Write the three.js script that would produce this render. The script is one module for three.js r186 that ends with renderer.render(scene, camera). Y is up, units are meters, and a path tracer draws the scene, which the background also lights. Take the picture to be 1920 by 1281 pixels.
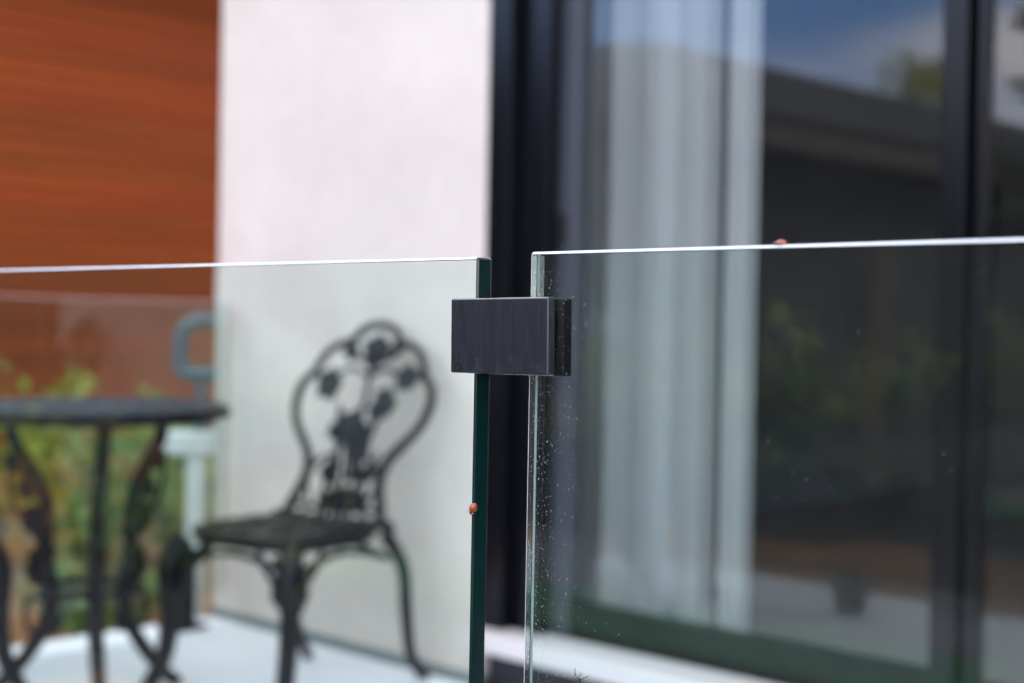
import * as THREE from 'three';
import { RoundedBoxGeometry } from 'three/addons/geometries/RoundedBoxGeometry.js';
import { mergeGeometries, toCreasedNormals } from 'three/addons/utils/BufferGeometryUtils.js';

// ---------------------------------------------------------------- camera, sky, sun, exposure
const scene = new THREE.Scene();
const camera = new THREE.PerspectiveCamera(25.95, 1024 / 683, 0.05, 400);
camera.position.set(0, 0.90, 2.548);
{
  const X = new THREE.Vector3(0.7106, 0.0180, -0.7034), Z = new THREE.Vector3(0.7032, 0.0128, 0.7108).normalize();
  const Y = new THREE.Vector3().crossVectors(Z, X).normalize();
  X.crossVectors(Y, Z).normalize();
  camera.quaternion.setFromRotationMatrix(new THREE.Matrix4().makeBasis(X, Y, Z));
}
camera.focus = 0.875;
camera.userData.fStop = camera.getFocalLength() / 11;   // an 11 mm wide aperture

const renderer = new THREE.WebGLRenderer();
renderer.toneMapping = THREE.LinearToneMapping;
renderer.toneMappingExposure = 10.3;
renderer.shadowMap.enabled = true;

let seed = 12345;
const rnd = () => { seed = (seed * 1664525 + 1013904223) >>> 0; return seed / 4294967296; };
const rr = (a, b) => a + (b - a) * rnd();
function hash2(x, y, s) { let h = Math.imul(x, 374761393) + Math.imul(y, 668265263) + Math.imul(s, 974634777); h = Math.imul(h ^ (h >>> 13), 1274126177); return ((h ^ (h >>> 16)) >>> 0) / 4294967296; }
function vnoise(x, y, px, py, s) {   // tileable value noise
  const x0 = Math.floor(x), y0 = Math.floor(y), fx = x - x0, fy = y - y0;
  const m = (a, p) => ((a % p) + p) % p, u = fx * fx * (3 - 2 * fx), v = fy * fy * (3 - 2 * fy);
  const a = hash2(m(x0, px), m(y0, py), s), b = hash2(m(x0 + 1, px), m(y0, py), s), c = hash2(m(x0, px), m(y0 + 1, py), s), d = hash2(m(x0 + 1, px), m(y0 + 1, py), s);
  return a + (b - a) * u + (c - a) * v + (a - b - c + d) * u * v;
}
function fbm(u, v, fx, fy, oct, s) { let t = 0, a = 0.5, n = 0; for (let i = 0; i < oct; i++) { t += a * vnoise(u * fx, v * fy, fx, fy, s + i); n += a; a *= 0.5; fx *= 2; fy *= 2; } return t / n; }
const clamp = (x, a = 0, b = 1) => Math.min(b, Math.max(a, x)), lerp = (a, b, t) => a + (b - a) * t, sstep = (x, a, b) => { const t = clamp((x - a) / (b - a)); return t * t * (3 - 2 * t); };

{ // the sky: blue air with thin streaks and soft banks of cloud all the way round
  const W = 1024, H = 512, d = new Float32Array(W * H * 4);
  for (let j = 0; j < H; j++) for (let i = 0; i < W; i++) {
    const el = ((j + 0.5) / H - 0.5) * Math.PI, up = Math.max(0, Math.sin(el)), u = i / W;
    const air = [lerp(0.30, 0.16, Math.pow(up, 0.45)), lerp(0.54, 0.34, Math.pow(up, 0.45)), lerp(1.05, 0.76, Math.pow(up, 0.45))];
    const h = el / Math.PI + 0.5;
    const n = fbm(u, h, 10, 22, 6, 1843), m = fbm(u, h, 5, 8, 4, 1857);
    const c = sstep(n * 0.6 + m * 0.5, 0.47, 0.72) * 0.95;
    const white = [2.10, 1.83, 1.55];
    for (let k = 0; k < 3; k++) d[(j * W + i) * 4 + k] = lerp(air[k], white[k], c);
    d[(j * W + i) * 4 + 3] = 1;
  }
  const t = new THREE.DataTexture(d, W, H, THREE.RGBAFormat, THREE.FloatType);
  t.mapping = THREE.EquirectangularReflectionMapping; t.magFilter = THREE.LinearFilter; t.needsUpdate = true;
  scene.background = t; scene.environment = t; scene.environmentIntensity = 0.3;
}
const sun = new THREE.DirectionalLight(new THREE.Color(1, 0.95, 0.88), 1.0);   // behind the house: everything in view lies in its shade
sun.position.set(20, 22, -26.8); sun.castShadow = true; sun.shadow.radius = 20;
Object.assign(sun.shadow.camera, { left: -30, right: 30, top: 30, bottom: -30, near: 1, far: 90 });
sun.shadow.mapSize.set(2048, 2048);
scene.add(sun, sun.target);

// ---------------------------------------------------------------- helpers
const used = new Map();
function numbered(n) { const k = used.get(n) ?? 0; used.set(n, k + 1); return k ? `${n}_${String(k).padStart(3, '0')}` : n; }
function thing(name, label, category, pos = [0, 0, 0], turn = 0, group) {
  const o = new THREE.Group(); o.name = numbered(name); o.position.set(...pos); o.rotation.y = turn;
  o.userData = { label, category }; if (group) o.userData.group = group;
  scene.add(o); return o;
}
function part(name, geo, mat, parent, label) {
  const g = Array.isArray(geo) ? mergeGeometries(geo.map((q) => { q = q.index ? q.toNonIndexed() : q; for (const k of Object.keys(q.attributes)) if (!['position', 'normal', 'uv'].includes(k)) q.deleteAttribute(k); return q; })) : geo;
  const m = new THREE.Mesh(g, mat); m.name = name; m.castShadow = m.receiveShadow = true;
  if (label) m.userData.label = label;
  parent.add(m); return m;
}
function structure(name, geo, mat) { const m = part(name, geo, mat, scene); m.userData.kind = 'structure'; return m; }
function box(x0, x1, y0, y1, z0, z1, uvScale = 1) {   // a box between planes, uv in metres
  const g = new THREE.BoxGeometry(x1 - x0, y1 - y0, z1 - z0); g.translate((x0 + x1) / 2, (y0 + y1) / 2, (z0 + z1) / 2);
  const p = g.attributes.position, n = g.attributes.normal, uv = g.attributes.uv;
  for (let i = 0; i < p.count; i++) {
    const ax = Math.abs(n.getX(i)), ay = Math.abs(n.getY(i));
    if (ax > 0.5) uv.setXY(i, p.getZ(i) * uvScale, p.getY(i) * uvScale); else if (ay > 0.5) uv.setXY(i, p.getX(i) * uvScale, p.getZ(i) * uvScale); else uv.setXY(i, p.getX(i) * uvScale, p.getY(i) * uvScale);
  }
  return g;
}
function rbox(w, h, d, r, x = 0, y = 0, z = 0, seg = 2) { const g = new RoundedBoxGeometry(w, h, d, seg, r); g.translate(x, y, z); return g; }
const V = (x, y, z) => new THREE.Vector3(x, y, z);
function tube(pts, r, seg = 40, rad = 8, closed = false, flat) {   // r: number or function of t
  const curve = new THREE.CatmullRomCurve3(pts.map((p) => (p.isVector3 ? p : V(...p))), closed, 'centripetal');
  const g = new THREE.TubeGeometry(curve, seg, 1, rad, closed), p = g.attributes.position, n = g.attributes.normal, c = V(0, 0, 0);
  for (let i = 0; i <= seg; i++) {
    curve.getPointAt(i / seg, c);
    const q = typeof r === 'function' ? r(i / seg) : r;
    for (let j = 0; j <= rad; j++) { const k = i * (rad + 1) + j; p.setXYZ(k, c.x + n.getX(k) * q, c.y + n.getY(k) * q, c.z + n.getZ(k) * q); }
  }
  return g;
}
function ball(r, x, y, z, sx = 1, sy = 1, sz = 1, w = 10, h = 8) { const g = new THREE.SphereGeometry(r, w, h); g.scale(sx, sy, sz); g.translate(x, y, z); return g; }
function tex(W, H, f, srgb = true, rep) {   // f(u, v) -> [r, g, b] in 0..255
  const d = new Uint8Array(W * H * 4);
  for (let j = 0; j < H; j++) for (let i = 0; i < W; i++) { const c = f((i + 0.5) / W, (j + 0.5) / H, i, j), o = (j * W + i) * 4; d[o] = clamp(c[0], 0, 255); d[o + 1] = clamp(c[1], 0, 255); d[o + 2] = clamp(c[2], 0, 255); d[o + 3] = 255; }
  const t = new THREE.DataTexture(d, W, H); t.wrapS = t.wrapT = THREE.RepeatWrapping; t.magFilter = THREE.LinearFilter; t.minFilter = THREE.LinearFilter;
  if (srgb) t.colorSpace = THREE.SRGBColorSpace;
  if (rep) t.repeat.set(...rep);
  t.needsUpdate = true; return t;
}
const std = (o) => new THREE.MeshStandardMaterial(o), phys = (o) => new THREE.MeshPhysicalMaterial(o);
const lin = (r, g, b) => new THREE.Color().setRGB(r, g, b);

// ---------------------------------------------------------------- materials
const M = {};
M.render = std({ roughness: 0.95, map: tex(512, 512, (u, v) => { const a = fbm(u, v, 5, 5, 5, 41), b = fbm(u, v, 40, 40, 3, 51), p = sstep(fbm(u, v, 4, 6, 4, 61), 0.52, 0.75); const k = 212 + (a - 0.5) * 16 + (b - 0.5) * 8; return [k - p * 3, k - 9 - p * 8, k - 22 - p * 6]; }, true, [0.5, 0.5]),
  bumpMap: tex(512, 512, (u, v) => { const k = fbm(u, v, 60, 60, 4, 71) * 255; return [k, k, k]; }, false, [1.4, 1.4]), bumpScale: 0.0008 });
M.blackAlu = phys({ color: lin(0.0035, 0.004, 0.0055), roughness: 0.2, specularIntensity: 0.6 });
M.blackAlu2 = phys({ color: lin(0.050, 0.054, 0.064), roughness: 0.42 });
M.backPlate = phys({ color: lin(0.004, 0.0045, 0.006), roughness: 0.5, specularIntensity: 0.5 });
M.darkSeal = std({ color: lin(0.003, 0.003, 0.0035), roughness: 0.9 });
M.whiteSill = std({ color: lin(0.60, 0.58, 0.55), roughness: 0.45 });
M.plinth = std({ color: lin(0.020, 0.021, 0.026), roughness: 0.7 });
M.skirt = std({ color: lin(0.17, 0.20, 0.19), roughness: 0.7 });
M.inside = std({ color: lin(0.16, 0.16, 0.17), roughness: 0.9 });
M.insideFloor = std({ color: lin(0.10, 0.09, 0.08), roughness: 0.7 });
M.deck = std({ roughness: 0.9, map: tex(512, 512, (u, v) => { const a = fbm(u, v, 6, 6, 5, 81), b = fbm(u, v, 90, 90, 2, 91); const k = 238 + (a - 0.5) * 12 + (b - 0.5) * 10; return [k, k, k]; }, true, [0.6, 0.6]) });
M.pane = phys({ color: lin(0.97, 0.99, 0.98), transmission: 1, specularIntensity: 0.85, roughness: 0, ior: 1.52, thickness: 0 });
M.glass = phys({ color: lin(1, 1, 1), transmission: 1, roughness: 0, ior: 1.52, thickness: 0.012, attenuationColor: lin(0.875, 0.982, 0.955), attenuationDistance: 0.0135 });
M.arris = phys({ color: lin(0.86, 0.90, 0.88), roughness: 0.35, transmission: 0.25, thickness: 0 });
M.paintedTeal = phys({ color: lin(0.002, 0.022, 0.020), roughness: 0.12 });  // opaque teal, stands in for light absorbed along the glass
M.dust = std({ color: lin(0.36, 0.37, 0.35), roughness: 1 });
M.cast = phys({ color: lin(0.0030, 0.0036, 0.0052), roughness: 0.3, specularIntensity: 0.5, bumpMap: tex(128, 128, (u, v) => { const k = fbm(u, v, 16, 16, 3, 5) * 255; return [k, k, k]; }, false), bumpScale: 0.0006 });
M.rubber = std({ color: lin(0.008, 0.009, 0.010), roughness: 0.7 });
M.plate = phys({ roughness: 0.4, clearcoat: 0.8, clearcoatRoughness: 0.12, map: tex(512, 288, (u, v) => {
  const streak = fbm(u, v, 90, 3, 4, 101), streak2 = fbm(u, v, 30, 2, 3, 111), cloud = fbm(u, v, 6, 4, 4, 121), grit = hash2(Math.floor(u * 512), Math.floor(v * 288), 9);
  let k = 42 + (streak - 0.5) * 75 * sstep(cloud, 0.25, 0.6) + (streak2 - 0.5) * 34;
  const low = sstep(fbm(u, v, 14, 10, 4, 131), 0.52, 0.72) * (v < 0.2 ? 1 : 0.25); k += low * 30;   // dried splashes along the lower edge
  if (grit > 0.9985) k += 70;
  const ax = (u - 0.085) / 0.032, ay = (v - 0.06) / 0.065, r = Math.hypot(ax, ay);                   // a chip in the paint, bent like a small arch
  if (ay > -0.8 && Math.abs((ay < 0 ? Math.abs(ax) : r) - 1) < 0.30) k = 1;
  return [k * 0.40, k * 0.52, k * 0.70];
}) });
M.ladybird = phys({ color: lin(0.30, 0.055, 0.006), roughness: 0.3, clearcoat: 0.6, clearcoatRoughness: 0.15 });
M.bugDark = std({ color: lin(0.02, 0.012, 0.008), roughness: 0.5 });
M.bugPale = std({ color: lin(0.5, 0.32, 0.16), roughness: 0.5 });
M.curtain = phys({ color: lin(0.56, 0.56, 0.55), roughness: 1, transmission: 0.35, thickness: 0, side: THREE.DoubleSide });
M.fascia = std({ color: lin(0.075, 0.058, 0.048), roughness: 0.7 });
M.shingle = std({ roughness: 0.9, map: tex(256, 256, (u, v) => { const row = Math.floor(v * 16), c = hash2(Math.floor(u * 20 + (row % 2) * 0.5), row, 7); const k = 26 + c * 12 - (v * 16 % 1 < 0.12 ? 10 : 0); return [k, k, k * 1.08]; }) });
M.soil = std({ roughness: 1, map: tex(512, 512, (u, v) => { const a = fbm(u, v, 8, 8, 5, 141), b = fbm(u, v, 70, 70, 3, 151), k = 20 + (a - 0.5) * 14 + (b - 0.5) * 24; return [k * 1.35, k, k * 0.70]; }, true, [0.5, 0.5]) });
M.mulch = std({ roughness: 1, map: tex(512, 512, (u, v) => { const a = fbm(u, v, 8, 8, 5, 143), b = fbm(u, v, 80, 80, 3, 153), k = 92 + (a - 0.5) * 60 + (b - 0.5) * 90; return [k * 1.35, k * 0.92, k * 0.5]; }, true, [0.7, 0.7]) });
M.paving = std({ roughness: 0.85, map: tex(256, 256, (u, v) => { const k = 92 + (fbm(u, v, 8, 8, 5, 161) - 0.5) * 50; return [k, k * 0.98, k * 0.95]; }, true, [0.5, 0.5]) });
M.turf = std({ roughness: 1, map: tex(256, 256, (u, v) => { const k = 0.7 + 0.6 * fbm(u, v, 40, 40, 3, 171); return [48 * k, 98 * k, 52 * k]; }) });
M.whitePaint = std({ color: lin(0.74, 0.74, 0.70), roughness: 0.5 });
M.blueGrey = phys({ color: lin(0.045, 0.08, 0.105), roughness: 0.4 });
M.bark = std({ color: lin(0.055, 0.035, 0.02), roughness: 1 });
const woodMaps = [];
for (let k = 0; k < 5; k++) woodMaps.push(phys({ roughness: 0.55, specularIntensity: 0.45, map: tex(512, 64, (u, v) => {
  const g = fbm(u, v, 6, 40, 4, 200 + k * 13), s = fbm(u, v, 3, 8, 4, 300 + k * 7), big = fbm(u, v, 3, 1, 3, 400 + k * 5), f = 0.92 + (g - 0.5) * 0.14 + (s - 0.5) * 0.10 + (big - 0.5) * 0.14, t = [0.97, 1.01, 0.95, 1.03, 1.0][k];
  return [168 * f * t, 81 * f * t * [1, 0.97, 1.03, 1.0, 0.95][k], 30 * f * t];
}, true, [0.25, 1]) }));

// ---------------------------------------------------------------- the ground and the terrace
const GY = -0.14;
{ const g = new THREE.PlaneGeometry(240, 240); g.rotateX(-Math.PI / 2); g.translate(0, GY, 0); const uv = g.attributes.uv; for (let i = 0; i < uv.count; i++) uv.setXY(i, uv.getX(i) * 240, uv.getY(i) * 240); structure('ground', g, M.soil); }
structure('terrace_floor', box(-3.76, 3.0, GY - 0.05, 0, 0.002, 1.72), M.deck);
structure('paved_path', box(-5.0, 4, GY - 0.05, GY + 0.02, 5.55, 6.6), M.paving);
structure('garden_bed', box(-8.45, -3.8, GY - 0.05, GY + 0.03, -9, 3.2), M.mulch);
structure('planting_strip', box(-3.79, 4, GY - 0.05, GY + 0.03, 2.1, 3.5), M.mulch);
structure('lawn', box(-5.0, 4, GY - 0.05, GY + 0.03, 4.95, 5.55), M.turf);

// ---------------------------------------------------------------- the house
const house = thing('house', 'modern house with smooth white rendered wall and black framed sliding glass door', 'house');
const H = 8.6;
part('white_wall', box(-3.768, -2.6115, 0.03, 2.55, -0.22, 0), M.render, house, 'smooth white rendered wall left of the black door frame');
part('upper_wall', [box(-3.768, 5.0, 2.552, H, -0.22, -0.003)], M.render, house);
part('side_wall', box(-3.766, -3.55, 0.0, H, -13, -0.222), M.render, house); part('side_wall', box(4.8, 4.998, 0, H, -13, -0.222), M.render, house);
part('back_wall', box(-3.55, 4.8, 0, H, -13, -12.8), M.render, house);
part('right_wall', box(3.02, 4.8, 0.03, 2.55, -0.22, -0.001), M.render, house, 'white rendered wall right of the sliding door');
part('roof', box(-3.9, 5.15, H, H + 0.3, -13.2, 0.12), M.plinth, house);
part('skirting', box(-3.766, -2.6125, 0.0, 0.03, -0.2, 0.004), M.skirt, house, 'thin grey strip at the foot of the white wall');
part('room_floor', box(-3.549, 4.79, 0.10, 0.149, -6.0, -0.223), M.insideFloor, house);
part('room_wall', [box(-3.549, 4.79, 0.15, 2.55, -6.1, -6.0), box(-3.549, -3.50, 0.15, 2.55, -5.99, -0.223), box(4.74, 4.79, 0.15, 2.55, -5.99, -0.223)], M.inside, house);
part('room_ceiling', box(-3.549, 4.79, 2.551, 2.65, -6.1, -0.223), M.inside, house);
{ // the sliding door: frame, two leaves with stiles, rails and double panes, lock, sill
  const d = new THREE.Group(); d.name = 'sliding_door'; house.add(d); d.userData.label = 'black aluminium sliding glass door with two leaves';
  const y0 = 0.15, y1 = 2.548;
  part('frame', [rbox(0.0755, y1 - y0, 0.17, 0.002, -2.5733, (y0 + y1) / 2, -0.078)], M.blackAlu, d);
  part('frame', [box(-2.5350, -2.470, y0, y1, -0.16, -0.064)], M.darkSeal, d);
  part('frame', [rbox(0.095, y1 - y0, 0.031, 0.002, -2.4845, (y0 + y1) / 2, -0.0460)], M.blackAlu, d);
  part('head_rail', box(-2.4, 2.96, 2.47, 2.548, -0.16, -0.02), M.blackAlu, d);
  part('frame', box(2.96, 3.02, y0, 2.548, -0.16, -0.01), M.blackAlu, d);
  part('threshold', [rbox(5.57, 0.049, 0.12, 0.006, 0.18, 0.1255, -0.008)], M.whiteSill, d, 'white metal threshold under the sliding door');
  part('kickboard', box(-2.611, 3.02, 0.0, 0.1, -0.2, -0.03), M.plinth, d);
  // first leaf
  part('stile', [rbox(0.095, 2.316, 0.045, 0.002, -2.4265, 1.31, -0.0945)], M.blackAlu2, d);
  part('stile', [rbox(0.052, 2.316, 0.076, 0.002, -1.3925, 1.31, -0.078)], M.blackAlu, d);
  part('bottom_rail', [rbox(0.958, 0.085, 0.045, 0.002, -1.8985, 0.1935, -0.0945)], M.blackAlu, d);
  part('top_rail', [rbox(0.958, 0.08, 0.045, 0.002, -1.8985, 2.43, -0.0945)], M.blackAlu2, d);
  part('pane', [box(-2.385, -1.412, 0.23, 2.40, -0.098, -0.092)], M.pane, d);
  // second leaf, fixed
  part('seal', box(-1.3664, -1.3521, 0.152, 2.468, -0.112, -0.076), M.darkSeal, d);
  part('stile', [rbox(0.019, 2.316, 0.054, 0.002, -1.3425, 1.31, -0.083)], M.blackAlu, d);
  part('stile', [rbox(0.07, 2.316, 0.045, 0.002, 2.922, 1.31, -0.0785)], M.blackAlu, d);
  part('bottom_rail', [rbox(4.215, 0.085, 0.045, 0.002, 0.7755, 0.1935, -0.0785)], M.blackAlu, d);
  part('top_rail', [rbox(4.215, 0.08, 0.045, 0.002, 0.7755, 2.43, -0.0785)], M.blackAlu2, d);
  part('pane', [box(-1.3335, 2.889, 0.23, 2.40, -0.074, -0.068)], M.pane, d);
  part('lock', [rbox(0.018, 0.075, 0.02, 0.004, -2.425, 1.127, -0.064)], M.darkSeal, d, 'small dark lock on the door stile');
}
function curtain(name, label, x0, x1, folds, amp, z, phase, mat) {
  const t = thing(name, label, 'curtain', [(x0 + x1) / 2, 0.17, z]), w = x1 - x0, N = Math.round(folds * 24), R = 10, g = new THREE.PlaneGeometry(w, 2.3, N, R), p = g.attributes.position;
  for (let i = 0; i < p.count; i++) {
    const s = p.getX(i) / w + 0.5, y = p.getY(i) / 2.3 + 0.5, k = s * folds * Math.PI * 2 + phase;
    p.setZ(i, Math.sin(k) * amp * (0.75 + 0.4 * Math.sin(s * 7 + phase)) + Math.sin(k * 2.3 + y) * amp * 0.18);
    p.setX(i, p.getX(i) + Math.cos(k) * amp * 0.35 + (1 - y) * 0.01 * Math.sin(s * 9)); p.setY(i, p.getY(i) + 1.15);
  }
  g.computeVertexNormals(); part('cloth', g, mat, t);
}
curtain('curtain', 'wide white sheer curtain hanging in folds behind the door glass', -2.40, -2.108, 3, 0.045, -0.245, 0.9, M.curtain);
curtain('curtain', 'narrow bright strip of white sheer curtain right of the wide one', -2.070, -2.006, 1.5, 0.016, -0.260, 1.2, M.curtain);
curtain('curtain', 'dim grey edge of curtain beside the door stile, left of the white folds', -2.52, -2.415, 1.5, 0.02, -0.285, 2.2, M.curtain);

// ---------------------------------------------------------------- the glass balustrade
function glassPanel(name, label, w, h, pos, turn, tealRight = false) {   // base corner at the left end; glass lies along +x, 12 mm thick, bevelled arrises
  const T = 0.012, c = 0.0012, t = thing(name, label, 'glass balustrade', pos, turn);
  const s = new THREE.Shape([[c, 0], [w - c, 0], [w, c], [w, h - c], [w - c, h], [c, h], [0, h - c], [0, c]].map(([x, y]) => new THREE.Vector2(x, y)));
  const g = new THREE.ExtrudeGeometry(s, { depth: T - 2 * c, bevelEnabled: true, bevelSize: c, bevelThickness: c, bevelSegments: 1, bevelOffset: -c, curveSegments: 1 });
  g.translate(0, 0, -T / 2 + c); g.deleteAttribute('uv');
  part('pane', toCreasedNormals(g, 0.1), M.glass, t);
  const strip = (a, b, n) => { // a ground strip lying on a bevel
    const A = V(...a), B = V(...b), N = V(...n).normalize(), D = B.clone().sub(A), L = D.length(), q = new THREE.BoxGeometry(L, 0.0018, 0.00025);
    const X = D.normalize(), Y = V(0, 0, 0).crossVectors(N, X); q.applyMatrix4(new THREE.Matrix4().makeBasis(X, Y, N)); const m = A.add(B).multiplyScalar(0.5).addScaledVector(N, 0.0002); q.translate(m.x, m.y, m.z); return q;
  };
  const z = T / 2 - c / 2, e = c / 2;
  for (const k of [1, -1]) {
    part('ground_edge', strip([c, h - e, k * z], [w - c, h - e, k * z], [0, 1, k]), M.arris, t);
    part('ground_edge', strip([e, c, k * z], [e, h - c, k * z], [-1, 0, k]), M.arris, t);
    part('ground_edge', strip([w - e, c, k * z], [w - e, h - c, k * z], [1, 0, k]), tealRight ? M.paintedTeal : M.arris, t);  // teal variant: absorbed light painted onto the right-hand bevels
  }
  if (tealRight) part('teal_end_strip', box(w + 0.00005, w + 0.0002, c, h - c, -T / 2 + c, T / 2 - c), M.paintedTeal, t, 'opaque strip over the glass end, coloured dark teal for light lost inside the panel');  // opaque cover strip, the depth of green inside the glass is painted on
  return t;
}
function dust(t, n, place, z) {
  const gs = [];
  for (let i = 0; i < n; i++) { const [x, y] = place(), r = 0.00005 + 0.00024 * Math.pow(rnd(), 7), g = new THREE.IcosahedronGeometry(r, 0); g.scale(rr(0.7, 1.3), rr(0.8, 2.6), 0.35); g.rotateZ(rr(-0.5, 0.5)); g.translate(x, y, z); gs.push(g); }
  const m = part('dust_specks', gs, M.dust, t); m.userData.kind = 'stuff';
}
const PB = 0.03;
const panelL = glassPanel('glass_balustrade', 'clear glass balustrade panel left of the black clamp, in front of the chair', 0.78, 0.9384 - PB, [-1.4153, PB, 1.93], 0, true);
const panelR = glassPanel('glass_balustrade', 'dusty clear glass balustrade panel right of the black clamp, in front of the door', 1.30, 0.9404 - PB, [-0.5916, PB, 1.93], 0);
const panelS = glassPanel('glass_balustrade', 'side glass panel beyond the table, ending near the white wall corner', 1.67, 0.945 - 0.10, [-3.665, 0.10, 0.03], -Math.PI / 2);
dust(panelR, 6500, () => [0.002 + (rnd() < 0.9 ? -Math.log(1 - rnd() * 0.98) * 0.018 : rr(0, 0.33)), 0.9 - rr(0, 0.30)], 0.00605);
dust(panelL, 90, () => [0.778 - (-Math.log(1 - rnd() * 0.98) * 0.018), 0.9 - rr(0, 0.28)], 0.00605);
part('base_channel', [rbox(0.78, 0.20, 0.05, 0.003, 0.39, -0.07, 0)], M.blackAlu, panelL); part('base_channel', [rbox(1.30, 0.20, 0.05, 0.003, 0.65, -0.07, 0)], M.blackAlu, panelR);

{ // the clamp that joins the two panels
  const t = thing('glass_clamp', 'black rectangular metal clamp joining the two glass panels', 'clamp', [-0.6106, 0.8921, 1.93]); t.rotation.z = 0.014;
  const w = 0.0803, h = 0.0444, pg = rbox(w, h, 0.0058, 0.0012, 0, 0, 0.0098, 3), p = pg.attributes.position, uv = pg.attributes.uv;
  for (let i = 0; i < p.count; i++) uv.setXY(i, p.getX(i) / w + 0.5, p.getY(i) / h + 0.5);
  part('front_plate', pg, M.plate, t, 'front plate with faint streaks and a small arch-shaped chip');
  part('back_plate', rbox(w, h, 0.0058, 0.0009, 0.0, -0.0006, -0.0098, 3), M.backPlate, t);
  part('gasket', [box(-w / 2 + 0.001, w / 2 - 0.001, -h / 2 + 0.001, h / 2 - 0.001, 0.0061, 0.0068)], M.rubber, t);
  part('gasket', [box(-w / 2 + 0.001, w / 2 - 0.001, -h / 2 + 0.001, h / 2 - 0.001, -0.0068, -0.0061)], M.rubber, t);
  part('spacer', box(-0.012, 0.020, -0.018, 0.018, -0.006, 0.006), M.rubber, t);
}
{ // the black spigot that holds the side panel
  const t = thing('glass_spigot', 'short black post with base plate holding the side glass panel by the wall', 'spigot', [-3.668, 0, 0.165]);
  part('post', rbox(0.055, 0.185, 0.062, 0.003, -0.005, 0.103, 0), M.blackAlu, t); part('base_plate', rbox(0.105, 0.014, 0.105, 0.003, 0, 0.0075, 0), M.blackAlu, t);
}

// ---------------------------------------------------------------- small animals
function ladybird(label, pos, up, head) {
  const t = thing('ladybird', label, 'ladybird', pos, 0), N = V(...up).normalize(), X = V(...head); X.addScaledVector(N, -X.dot(N)).normalize(); const Y = V(0, 0, 0).crossVectors(N, X);
  t.quaternion.setFromRotationMatrix(new THREE.Matrix4().makeBasis(X, Y, N));
  for (const s of [1, -1]) { // two wing cases, meeting along the back
    const g = new THREE.SphereGeometry(1, 18, 14), p = g.attributes.position;
    for (let i = 0; i < p.count; i++) { let x = p.getX(i), y = p.getY(i), z = p.getZ(i); if (y * s < 0) y *= 0.02; const taper = 1 - 0.12 * Math.max(0, -x) ** 2; p.setXYZ(i, x * 0.0031 - 0.0004, (y * 0.0024 * taper) + s * 0.00003, z < 0 ? z * 0.0004 + 0.0008 : z * 0.0021 * taper + 0.0008); }
    g.computeVertexNormals(); part('wing_case', g, M.ladybird, t);
  }
  part('abdomen', ball(1, -0.0002, 0, 0.0006, 0.0029, 0.0022, 0.0007), M.bugDark, t);
  part('thorax', ball(1, 0.0026, 0, 0.0010, 0.0010, 0.0017, 0.0009), M.bugDark, t);
  for (const s of [1, -1]) part('cheek_spot', ball(1, 0.0028, s * 0.0011, 0.0013, 0.0006, 0.0005, 0.0005), M.bugPale, t);
  part('head', ball(1, 0.0034, 0, 0.0008, 0.0006, 0.0008, 0.0005), M.bugDark, t);
  for (const s of [1, -1]) for (const k of [0.0018, 0.0003, -0.0012]) part('leg', tube([[k, s * 0.0012, 0.0006], [k * 1.3, s * 0.0026, 0.0007], [k * 1.6, s * 0.0032, 0.0000]], 0.00012, 6, 5), M.bugDark, t);
  for (const s of [1, -1]) part('antenna', tube([[0.0037, s * 0.0003, 0.0009], [0.0043, s * 0.0008, 0.0010]], 0.00006, 4, 4), M.bugDark, t);
}
ladybird('orange ladybird on the upright edge of the left glass panel', [-0.6345, 0.7890, 1.9366], [0.45, 0.1, 1], [-0.35, -0.9, 0.1]);
ladybird('orange ladybird walking on the top edge of the right glass panel', [-0.4220, 0.9406, 1.9335], [0.05, 1, 0.1], [-1, 0, 0.1]);
{ const t = thing('spider', 'small dark long-legged spider on the right glass panel at the bottom of the picture', 'spider', [-0.5472, 0.7012, 1.9362]);
  part('body', [ball(0.0009, 0, 0, 0.0009, 1, 1.3, 0.8), ball(0.0006, 0.0003, 0.0014, 0.0008)], M.bugDark, t);
  for (const [x, y] of [[-0.0042, 0.0068], [0.0008, 0.0052], [0.0058, 0.0042], [0.0066, -0.0016], [-0.0052, 0.0018], [-0.0044, -0.0040], [0.0036, -0.0054], [-0.0006, -0.0060]]) part('leg', tube([[x * 0.12, y * 0.12, 0.0009], [x * 0.5, y * 0.55, 0.0018], [x, y, 0.0001]], 0.0002, 8, 5), M.bugDark, t); }

// ---------------------------------------------------------------- cast metal chair and table
function leaf2(w, h, d, lobes = 5) { // a flat lobed leaf, extruded, stem at the origin, pointing up y
  const s = new THREE.Shape(), n = 40;
  for (let i = 0; i <= n; i++) { const a = (i / n) * Math.PI * 2, r = 1 - 0.22 * Math.abs(Math.sin(a * lobes / 2)) - 0.1 * (1 - Math.cos(a)) / 2, x = Math.sin(a) * r * w / 2, y = h / 2 - Math.cos(a) * r * h / 2; i ? s.lineTo(x, y) : s.moveTo(x, y); }
  const g = new THREE.ExtrudeGeometry(s, { depth: d, bevelEnabled: true, bevelSize: 0.002, bevelThickness: 0.002, bevelSegments: 1, steps: 1 }); g.translate(0, 0, -d / 2); return g;
}
const put = (g, x, y, z, rz = 0, rx = 0, ry = 0) => { g.rotateX(rx); g.rotateZ(rz); g.rotateY(ry); g.translate(x, y, z); return g; };
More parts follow.
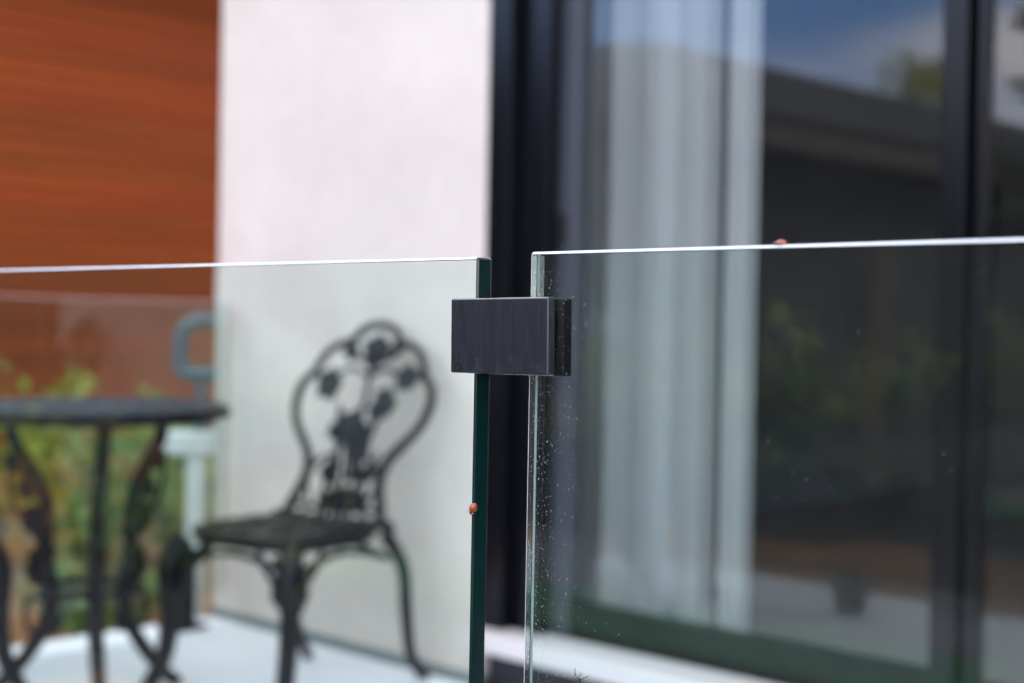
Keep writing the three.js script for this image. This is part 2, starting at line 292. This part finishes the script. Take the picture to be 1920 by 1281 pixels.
function makeChair(label, pos, turn) {   // faces +z; the seat is 0.40 m high, the back leans to 0.90 m
  const t = thing('garden_chair', label, 'chair', pos, turn, 'cast metal chairs round the bistro table');
  const SY = 0.40, hw = 0.185, D = 0.18;
  // seat: a rim, a lattice of scrolls and a deep apron
  const rim = (k, y) => { const q = []; for (let i = 0; i < 32; i++) { const a = (i / 32) * Math.PI * 2, e = 0.62, c = Math.cos(a), s = Math.sin(a); q.push([Math.sign(c) * Math.pow(Math.abs(c), e) * hw * k, y, Math.sign(s) * Math.pow(Math.abs(s), e) * D * k]); } return q; };
  part('seat_rim', [tube(rim(1, SY - 0.008), 0.013, 96, 8, true), tube(rim(0.98, SY - 0.026), 0.007, 96, 8, true)], M.cast, t);
  const sg = [];
  for (let i = 0; i < 7; i++) { const r = 0.05 + (i % 2) * 0.01, a = (i / 6) * Math.PI * 2; const [x, z] = i < 6 ? [Math.cos(a) * 0.105, Math.sin(a) * 0.100] : [0, 0]; sg.push(tube(Array.from({ length: 14 }, (_, k) => [x + Math.cos(k / 14 * 6.283) * r, SY - 0.006, z + Math.sin(k / 14 * 6.283) * r]), 0.0075, 28, 6, true)); }
  for (let i = 0; i < 9; i++) { const a = i * 0.7, q = leaf2(0.05, 0.06, 0.004); q.rotateX(-Math.PI / 2); q.rotateY(a); q.translate(Math.cos(a * 1.9) * 0.09, SY - 0.006, Math.sin(a * 1.9) * 0.09); sg.push(q); }
  for (const s of [-0.09, 0, 0.09]) sg.push(tube([[-hw, SY - 0.007, s], [0, SY - 0.009, s + 0.01], [hw, SY - 0.007, s]], 0.006, 16, 6));
  part('seat', sg, M.cast, t);
  const ap = [];   // a scalloped apron between the legs
  for (const [ax, az, bx, bz] of [[-hw, D, hw, D], [hw, D, hw, -D], [-hw, D, -hw, -D], [-hw, -D, hw, -D]]) {
    const q = []; for (let i = 0; i <= 12; i++) { const s = i / 12; q.push([lerp(ax, bx, s) * 0.96, SY - 0.045 - 0.035 * Math.pow(Math.abs(2 * s - 1), 1.6), lerp(az, bz, s) * 0.96]); } ap.push(tube(q, 0.008, 24, 6));
  }
  part('apron', ap, M.cast, t);
  // back: a balloon frame with scallops, vine and leaves, in the plane (u, v) that leans back
  const lean = 0.32, B = (u, v, w = 0) => V(u * (0.93 + 0.07 * clamp(1 - v / 0.15)) + v * 0.035, SY + v * Math.cos(lean) + w * Math.sin(lean), -0.17 - v * Math.sin(lean) + w * Math.cos(lean));
  const half = [[0.155, 0.0], [0.142, 0.045], [0.128, 0.09], [0.127, 0.125], [0.142, 0.165], [0.178, 0.205], [0.216, 0.252], [0.232, 0.30], [0.226, 0.345], [0.198, 0.377]];
  const sc1 = [[0.192, 0.382], [0.178, 0.415], [0.152, 0.445], [0.118, 0.462], [0.088, 0.468]], sc2 = [[0.084, 0.470], [0.060, 0.497], [0.030, 0.511], [0, 0.515]];
  const fr = [];
  for (const s of [1, -1]) { fr.push(tube(half.map(([u, v]) => B(u * s, v)), (k) => 0.0145 - 0.003 * k, 48, 8), tube([half[9], ...sc1].map(([u, v]) => B(u * s, v)), 0.0108, 24, 8), tube([[0.155, 0], [0.185, -0.004], [0.178, -0.012]].map(([u, v]) => B(u * s, v)), 0.016, 12, 8)); }
  fr.push(tube([...sc2, ...sc2.slice(0, 3).reverse().map(([u, v]) => [-u, v])].map(([u, v]) => B(u, v)), 0.0112, 36, 8));
  part('back_frame', fr, M.cast, t);
  const vine = [], wire = (q, r = 0.006) => vine.push(tube(q.map(([u, v]) => B(u, v)), r, 24, 6));
  for (const s of [1, -1]) {
    wire([[0.198 * s, 0.38], [0.13 * s, 0.37], [0.06 * s, 0.395], [0, 0.375]]); wire([[0.086 * s, 0.468], [0.07 * s, 0.43], [0.02 * s, 0.42]], 0.008);
    wire([[0.128 * s, 0.11], [0.08 * s, 0.16], [0.03 * s, 0.15], [0.02 * s, 0.10]]); wire([[0.05 * s, 0.0], [0.055 * s, 0.07], [0.03 * s, 0.14], [0.06 * s, 0.22], [0.07 * s, 0.30]], 0.0065);
    wire([[0.10 * s, 0.0], [0.095 * s, 0.05], [0.125 * s, 0.10]]);
  }
  wire([[0.02, 0.0], [0.05, 0.10], [0.04, 0.20], [0.085, 0.29]], 0.008); wire([[-0.03, 0.0], [-0.02, 0.08], [-0.05, 0.15], [-0.02, 0.21]], 0.008); wire([[0.09, 0.02], [0.075, 0.10], [0.10, 0.18]], 0.006);
  wire([[0, 0], [0.006, 0.1], [-0.01, 0.21], [0.01, 0.30], [0, 0.42]], 0.007); wire([[-0.155, 0.002], [0, -0.004], [0.155, 0.002]], 0.014); wire([[-0.14, 0.035], [0, 0.025], [0.14, 0.035]], 0.007);
  part('vine', vine, M.cast, t);
  for (const [u, v, w, h, a] of [[-0.128, 0.350, 0.090, 0.100, 0.5], [0.138, 0.376, 0.075, 0.082, -0.6], [0.012, 0.445, 0.100, 0.085, 3.0], [0.012, 0.420, 0.06, 0.06, 0.1], [0.085, 0.310, 0.09, 0.075, -1.0], [0.060, 0.285, 0.05, 0.06, 0.8], [-0.015, 0.240, 0.115, 0.105, 0.3], [-0.060, 0.225, 0.05, 0.06, 1.4], [0.035, 0.175, 0.07, 0.085, 2.4], [0.030, 0.215, 0.055, 0.07, -0.7], [-0.045, 0.115, 0.055, 0.075, 0.9], [0.085, 0.125, 0.045, 0.06, -0.5], [0.02, 0.055, 0.075, 0.07, 0.2], [-0.03, 0.045, 0.05, 0.06, -0.5], [0.075, 0.055, 0.05, 0.06, 0.6], [-0.078, 0.440, 0.05, 0.055, 1.2], [0.085, 0.455, 0.045, 0.05, -1.2]]) {
    const q = leaf2(w, h, 0.006); q.translate(0, -h / 2, 0); q.rotateZ(a); q.rotateX(-lean); const c = B(u, v, 0.004); q.translate(c.x, c.y, c.z); part('leaf', q, M.cast, t);
  }
  // legs: bowed, splayed, the front ones with open brackets
  for (const s of [1, -1]) {
    const L = [[s * (hw - 0.012), SY - 0.02, D - 0.012], [s * (hw + 0.008), SY - 0.09, D + 0.014], [s * (hw + 0.004), SY - 0.18, D + 0.012], [s * (hw + 0.004), SY - 0.29, D + 0.022], [s * (hw + 0.028), 0.012, D + 0.062]];
    part('leg', [tube(L, (k) => 0.026 - 0.006 * k, 40, 8), ball(0.018, s * (hw + 0.030), 0.012, D + 0.066, 1, 0.65, 1.2)], M.cast, t);
    const br = []; // brackets
    br.push(tube([[s * 0.075, SY - 0.035, D - 0.005], [s * 0.11, SY - 0.075, D + 0.002], [s * 0.155, SY - 0.115, D + 0.008], [s * (hw + 0.002), SY - 0.21, D + 0.012]], 0.008, 28, 6), tube([[s * 0.13, SY - 0.04, D], [s * 0.15, SY - 0.07, D + 0.006], [s * 0.175, SY - 0.10, D + 0.01]], 0.006, 12, 6));
    br.push(tube([[s * (hw - 0.005), SY - 0.035, 0.075], [s * hw, SY - 0.075, 0.11], [s * (hw + 0.004), SY - 0.115, 0.155], [s * (hw + 0.004), SY - 0.21, D + 0.008]], 0.008, 28, 6), put(leaf2(0.05, 0.10, 0.006), s * 0.165, SY - 0.16, D + 0.010, s * 0.25));
    { const q = leaf2(0.05, 0.10, 0.006); q.rotateY(Math.PI / 2); q.translate(s * (hw + 0.006), SY - 0.16, D - 0.022); br.push(q); }
    part('leg_bracket', br, M.cast, t);
    part('leg', [tube([[s * (hw - 0.015), SY - 0.02, -D + 0.01], [s * (hw + 0.008), SY - 0.10, -D - 0.03], [s * (hw + 0.004), SY - 0.22, -D - 0.055], [s * (hw - 0.002), SY - 0.33, -D - 0.085], [s * (hw + 0.004), 0.012, -D - 0.125]], (k) => 0.018 - 0.004 * k, 40, 8), ball(0.015, s * (hw + 0.006), 0.010, -D - 0.128, 1, 0.65, 1.2)], M.cast, t);
  }
  return t;
}
makeChair('black cast metal garden chair with leaf pattern back, against the white wall', [-2.880, 0, 0.392], 0.20);
makeChair('second black cast metal chair at the left edge, only a leg in view', [-3.25, 0, 1.20], 2.35);
{ // bistro table: pierced round top, three curved legs with leaves, a ring low down
  const t = thing('bistro_table', 'round black cast metal bistro table with pierced top and three curved legs', 'table', [-3.085, 0, 0.79]), R = 0.30, TY = 0.69;
  const rimg = [tube(Array.from({ length: 40 }, (_, i) => [Math.cos(i / 40 * 6.28319) * R, TY - 0.006, Math.sin(i / 40 * 6.28319) * R]), 0.011, 120, 8, true), tube(Array.from({ length: 40 }, (_, i) => [Math.cos(i / 40 * 6.28319) * R * 0.94, TY - 0.020, Math.sin(i / 40 * 6.28319) * R * 0.94]), 0.010, 120, 8, true)];
  for (let i = 0; i < 72; i++) rimg.push(ball(0.0085, Math.cos(i / 72 * 6.28319) * (R + 0.005), TY - 0.012, Math.sin(i / 72 * 6.28319) * (R + 0.005), 1, 1.2, 1, 7, 5));
  part('table_rim', rimg, M.cast, t);
  const top = [], ros = [];
  for (let k = -6; k <= 6; k++) { const o = k * 0.044, h = Math.sqrt(R * R - o * o) - 0.004; for (const a of [Math.PI / 4, -Math.PI / 4]) { const q = rbox(2 * h, 0.008, 0.017, 0.003, 0, 0, o, 1); q.rotateY(a); q.translate(0, TY - 0.005 + (a > 0 ? 0.0008 : 0), 0); top.push(q); } }
  for (let i = -4; i <= 4; i++) for (let j = -4; j <= 4; j++) { const x = i * 0.0622, z = j * 0.0622; if (Math.hypot(x, z) < R - 0.02) ros.push(ball(rr(0.018, 0.028), x + rr(-0.008, 0.008), TY - 0.003, z + rr(-0.008, 0.008), 1, 0.42, 1, 10, 8)); }
  top.push(put(new THREE.CylinderGeometry(0.045, 0.045, 0.012, 24), 0, TY - 0.005, 0));
  part('table_top', top, M.cast, t);
  part('rosettes', ros, M.cast, t);
  for (let k = 0; k < 3; k++) {
    const a0 = 0.40 + k * 2.0944, P = (r, y, off = 0) => [Math.cos(a0) * r - Math.sin(a0) * off, y, Math.sin(a0) * r + Math.cos(a0) * off];   // x, z on the ring
    const leg = part('leg', [tube([P(0.20, TY - 0.02), P(0.195, 0.61), P(0.15, 0.54), P(0.115, 0.47), P(0.112, 0.40), P(0.112, 0.33), P(0.095, 0.27), P(0.10, 0.20), P(0.145, 0.12), P(0.20, 0.055), P(0.245, 0.014)], (s) => 0.0205 - 0.008 * Math.abs(s - 0.5), 60, 8), ball(0.018, ...P(0.25, 0.012), 1.1, 0.6, 1.1),
      tube([P(0.19, 0.60), P(0.205, 0.53), P(0.19, 0.46), P(0.15, 0.40), P(0.115, 0.36)], 0.007, 24, 6), tube([P(0.10, 0.24), P(0.15, 0.24), P(0.155, 0.18), P(0.13, 0.15)], 0.007, 16, 6)], M.cast, t);
    for (const [r, y, w, h, rz] of [[0.145, 0.345, 0.07, 0.095, 0.6], [0.125, 0.43, 0.065, 0.085, -0.5], [0.165, 0.50, 0.055, 0.07, 0.3], [0.125, 0.20, 0.065, 0.075, 0.9], [0.105, 0.31, 0.06, 0.08, -0.7], [0.18, 0.56, 0.05, 0.06, -0.4]]) { const q = leaf2(w, h, 0.006); q.rotateZ(rz); q.rotateY(-a0); const c = P(r, y - h / 2); q.translate(...c); part('leaf', q, M.cast, leg); }
  }
  const ring = [tube(Array.from({ length: 24 }, (_, i) => [Math.cos(i / 24 * 6.28319) * 0.10, 0.27, Math.sin(i / 24 * 6.28319) * 0.10]), 0.008, 60, 6, true)];
  for (let i = 0; i < 20; i++) ring.push(ball(0.012, Math.cos(i / 20 * 6.28319) * 0.104, 0.27, Math.sin(i / 20 * 6.28319) * 0.104, 1, 1, 1, 8, 6));
  part('stretcher_ring', ring, M.cast, t);
}

// ---------------------------------------------------------------- beyond the terrace
{ // neighbour house with board cladding; each board is its own piece
  const X = -8.5, t = thing('timber_house', 'neighbouring house clad in reddish brown horizontal timber boards', 'house');
  const z0 = -9, z1 = 4.2, N = 33, P = 0.1, geos = [];
  for (let k = 0; k < 4; k++) { const s = new THREE.Shape([[-0.02, 0.001], [-0.018, 0.001], [-0.018, 0.011], [0.020, 0.013], [0.020, 0.096], [0.017, 0.0995], [-0.02, 0.0995]].map(([x, y]) => new THREE.Vector2(x, y)));
    const g = new THREE.ExtrudeGeometry(s, { depth: z1 - z0, bevelEnabled: false, steps: 1 }); const p = g.attributes.position, uv = g.attributes.uv, off = k * 0.37; for (let i = 0; i < p.count; i++) uv.setXY(i, p.getZ(i) + off * 10, p.getY(i) * 10); geos.push(g); }
  for (let i = 0; i < N; i++) { const k = Math.floor(rnd() * 5), m = part('board', geos[i % 4], woodMaps[k], t); m.position.set(X - 0.02 + rr(-0.0015, 0.0015), GY + i * P, z0); }
  part('wall', box(X - 5, X - 0.045, GY, 3.35, z0 - 0.01, z1 - 0.03), M.plinth, t);
  part('corner_post', box(X - 0.1, X + 0.03, GY, 3.2, z1 + 0.002, z1 + 0.12), woodMaps[0], t);
  part('roof', box(X - 5.2, X + 0.45, 3.36, 3.55, z0 - 0.3, z1 + 0.4), M.plinth, t);
}
{ // the house across the yard that the door glass mirrors
  const t = thing('hip_roof_house', 'low dark house with brown fascia and hipped grey roof, mirrored in the door', 'house');
  const x0 = -17, x1 = -8.6, z0 = 5.2, z1 = 30, e = 2.62, E = 0.5;
  part('wall', [box(x0, x1, GY, e, z0, z1)], std({ color: lin(0.022, 0.019, 0.017), roughness: 0.9 }), t);
  part('fascia', [box(x1 + E - 0.03, x1 + E, e - 0.02, e + 0.26, z0 - E, z1 + E), box(x0 - E, x1 + E - 0.031, e - 0.02, e + 0.26, z0 - E, z0 - E + 0.03), box(x0 - E, x1 + E - 0.031, e - 0.03, e, z0 - E + 0.031, z1 + E)], M.fascia, t);
  const xm = (x0 + x1) / 2, a = [x1 + E + 0.05, e + 0.27, z0 - E - 0.05], b = [x1 + E + 0.05, e + 0.27, z1 + E], c = [x0 - E, e + 0.27, z1 + E], d = [x0 - E, e + 0.27, z0 - E - 0.05], r1 = [xm, 4.75, z0 + 7.8], r2 = [xm, 4.75, z1 - 5];
  const tri = [[a, r1, b], [b, r1, r2], [a, d, r1], [d, c, r2], [d, r2, r1], [b, r2, c]], pos = [], uv = [];
  for (const f of tri) for (const p of f) { pos.push(...p); uv.push((p[0] + p[2]) * 0.25, p[1] * 0.8); }
  const g = new THREE.BufferGeometry(); g.setAttribute('position', new THREE.Float32BufferAttribute(pos, 3)); g.setAttribute('uv', new THREE.Float32BufferAttribute(uv, 2)); g.computeVertexNormals(); const M2 = M.shingle.clone(); M2.side = THREE.DoubleSide; part('roof', g, M2, t);
}
{ const t = thing('added_shade_screen', 'added dark screen, out of view, shading the terrace from the right', 'screen', [1.3, 0, 0]); for (let i = 0; i < 14; i++) part('slat', box(0, 0.03, 0.02 + i * 0.15, 0.165 + i * 0.15, 0.03, 2.6), M.plinth, t); part('post', box(0.032, 0.09, 0, 2.12, 2.5, 2.58), M.plinth, t); }  // unseen blocker, added to darken the faces turned to the right
function leafMat(r, g, b) { return phys({ color: lin(r, g, b), roughness: 0.55, transmission: 0.3, thickness: 0, side: THREE.DoubleSide }); }
const LM = { lime: leafMat(0.38, 0.42, 0.03), green: leafMat(0.14, 0.27, 0.035), olive: leafMat(0.25, 0.25, 0.04), rust: leafMat(0.46, 0.15, 0.035), gold: leafMat(0.55, 0.36, 0.04), dark: leafMat(0.03, 0.06, 0.02), hedge: leafMat(0.07, 0.09, 0.025) };
function leaves(n, size, where) {
  const pos = new Float32Array(n * 18), base = [V(0, 0, 0), V(0.32, 0.5, 0.06), V(0, 1, -0.08), V(-0.32, 0.5, 0.06)], q = new THREE.Quaternion(), e = new THREE.Euler(), v = V(0, 0, 0);
  for (let i = 0; i < n; i++) { const c = where(), s = size * rr(0.65, 1.35); q.setFromEuler(e.set(rr(-1.3, 1.3), rr(0, 6.28), rr(-1.2, 1.2))); [0, 1, 2, 0, 2, 3].forEach((k, j) => { v.copy(base[k]).multiplyScalar(s).applyQuaternion(q); pos.set([c[0] + v.x, c[1] + v.y, c[2] + v.z], i * 18 + j * 3); }); }
  const g = new THREE.BufferGeometry(); g.setAttribute('position', new THREE.BufferAttribute(pos, 3)); g.computeVertexNormals(); return g;
}
function shrub(label, x, z, w, h, list, n = 700, size = 0.06, group) {
  const t = thing('shrub', label, 'shrub', [x, GY, z], 0, group), tips = [], st = [];
  for (let i = 0; i < 12; i++) { const a = rr(0, 6.28), r = Math.sqrt(rnd()) * w / 2, y = h * rr(0.55, 1) * (1 - 0.35 * (r / (w / 2)) ** 2); tips.push([Math.cos(a) * r, y, Math.sin(a) * r]); st.push(tube([[0, 0, 0], [Math.cos(a) * r * 0.4, y * 0.5, Math.sin(a) * r * 0.4], tips[i]], (k) => 0.007 - 0.004 * k, 8, 5)); }
  part('stem', st, M.bark, t);
  list.forEach((m, k) => part('foliage', leaves(Math.round(n / list.length), size, () => { const p = tips[(Math.floor(rnd() * 12 / list.length) + Math.floor(k * 12 / list.length)) % 12], s = rr(0.25, 1.05); const j = 0.13 * w; return [p[0] * s + rr(-j, j), Math.max(0.02, p[1] * s + rr(-0.6, 0.6) * j), p[2] * s + rr(-j, j)]; }), m, t));
}
shrub('tall lime green shrub at the left edge beyond the table', -5.55, 0.62, 0.75, 0.98, [LM.lime, LM.lime, LM.olive], 900, 0.075);
shrub('yellow green shrub just right of the table legs, behind the glass', -5.25, -0.42, 0.8, 0.72, [LM.lime, LM.green, LM.gold], 800, 0.065);
shrub('rust red low shrub in the middle of the garden bed', -5.7, 0.12, 0.7, 0.55, [LM.rust, LM.rust, LM.gold], 700, 0.06);
shrub('rust and gold shrub low at the left edge', -5.0, 0.92, 0.6, 0.42, [LM.rust, LM.gold, LM.olive], 600, 0.055);
shrub('tall thin olive shrub in front of the timber boards', -6.6, -0.72, 0.8, 0.95, [LM.olive, LM.lime], 500, 0.08);
shrub('bright green shrub beside the white garden post', -5.4, -0.95, 0.55, 0.80, [LM.green, LM.lime], 600, 0.07);
shrub('low green ground cover clump beside the terrace edge', -4.35, 0.10, 0.55, 0.22, [LM.green, LM.olive], 600, 0.05);
shrub('dark green low clump at the left terrace edge', -4.3, 0.85, 0.6, 0.22, [LM.green, LM.dark], 600, 0.05);
shrub('low olive shrub in the yard, nearest of the three mirrored in the door', -4.1, 4.2, 0.8, 0.5, [LM.olive, LM.dark], 500, 0.07);
shrub('low green shrub in the yard, middle one of the three mirrored in the door', -5.0, 4.5, 0.9, 0.55, [LM.green, LM.dark], 500, 0.07);
shrub('low rusty shrub in the yard, farthest of the three mirrored in the door', -6.0, 4.8, 0.9, 0.6, [LM.rust, LM.olive, LM.dark], 500, 0.07);
shrub('yellow green shrub beside the paved path, seen mirrored at the right edge', -2.4, 6.9, 0.9, 0.75, [LM.gold, LM.green, LM.lime], 700, 0.07);
for (let i = 0; i < 6; i++) shrub(`dark green hedge shrub along the low dark house, ${['first', 'second', 'third', 'fourth', 'fifth', 'last'][i]} from its near corner`, -7.7 + rr(-0.2, 0.2), 5.0 + i * 1.9, 1.5, rr(0.9, 1.7), [LM.dark, LM.hedge, LM.olive], 700, 0.10, 'hedge shrubs along the low dark house');
{ const t = thing('plant_pot', 'small dark round pot on the terrace floor in front of the sliding door', 'pot', [-2.52, 0, 1.36]); part('pot', new THREE.LatheGeometry([[0.0, 0.002], [0.045, 0.002], [0.062, 0.10], [0.068, 0.10], [0.068, 0.115], [0.058, 0.115], [0.054, 0.09], [0, 0.09]].map(([x, y]) => new THREE.Vector2(x, y)), 28), M.plinth, t); part('soil', put(new THREE.CylinderGeometry(0.053, 0.053, 0.004, 20), 0, 0.094, 0), M.soil, t); }
{ // white post stand with a rounded loop
  const t = thing('post_stand', 'white post with cream crossbar and blue-grey rounded loop on top, by the white wall corner', 'post', [-4.05, GY, -0.10], 0.75);
  part('post', rbox(0.055, 0.60, 0.055, 0.006, 0.02, 0.30, 0), M.whitePaint, t); part('crossbar', rbox(0.16, 0.075, 0.08, 0.01, 0, 0.638, 0), M.whitePaint, t); part('upright', rbox(0.03, 0.19, 0.03, 0.005, 0.03, 0.77, 0), M.blueGrey, t);
  part('loop', [tube([[-0.035, 0.86, 0], [-0.038, 0.93, 0], [-0.032, 0.99, 0], [0.0, 1.022, 0], [0.08, 1.026, 0], [0.17, 1.02, 0], [0.20, 0.98, 0], [0.20, 0.92, 0], [0.19, 0.86, 0]], 0.023, 48, 10), tube([[-0.035, 0.86, 0], [0.08, 0.855, 0], [0.19, 0.86, 0]], 0.025, 16, 10)], M.blueGrey, t);
}
function tree(label, x, z, h, w, m, n) {
  const t = thing('tree', label, 'tree', [x, GY, z]), limbs = [tube([[0, 0, 0], [0.08, h * 0.3, 0.05], [-0.05, h * 0.6, 0], [0, h * 0.9, 0.05]], (k) => 0.16 - 0.13 * k, 24, 8)], cl = [];
  for (let i = 0; i < 22; i++) { const a = rr(0, 6.28), y = h * rr(0.4, 1), r = w / 2 * rr(0.3, 1) * Math.sqrt(Math.max(0.05, 1 - Math.pow((y / h - 0.62) / 0.45, 2))); cl.push([Math.cos(a) * r, y, Math.sin(a) * r]); limbs.push(tube([[0, y * 0.65, 0], [Math.cos(a) * r * 0.5, y * 0.85, Math.sin(a) * r * 0.5], cl[i]], (k) => 0.045 - 0.035 * k, 8, 5)); }
  part('trunk', limbs, M.bark, t);
  part('crown', leaves(n, 0.17, () => { const c = cl[Math.floor(rnd() * 22)], u = rr(0, 6.28), v = Math.acos(rr(-1, 1)), r = Math.cbrt(rnd()) * w * 0.2; return [c[0] + Math.sin(v) * Math.cos(u) * r, c[1] + Math.cos(v) * r * 0.7, c[2] + Math.sin(v) * Math.sin(u) * r]; }), m, t);
}
tree('dark leafy tree mirrored at the right end of the door', -7.75, 14.2, 5.4, 1.2, LM.dark, 700);
tree('olive leafy tree behind the low roof, mirrored in the door', -19.2, 31, 7.3, 5.0, LM.olive, 5200);

renderer.render(scene, camera);
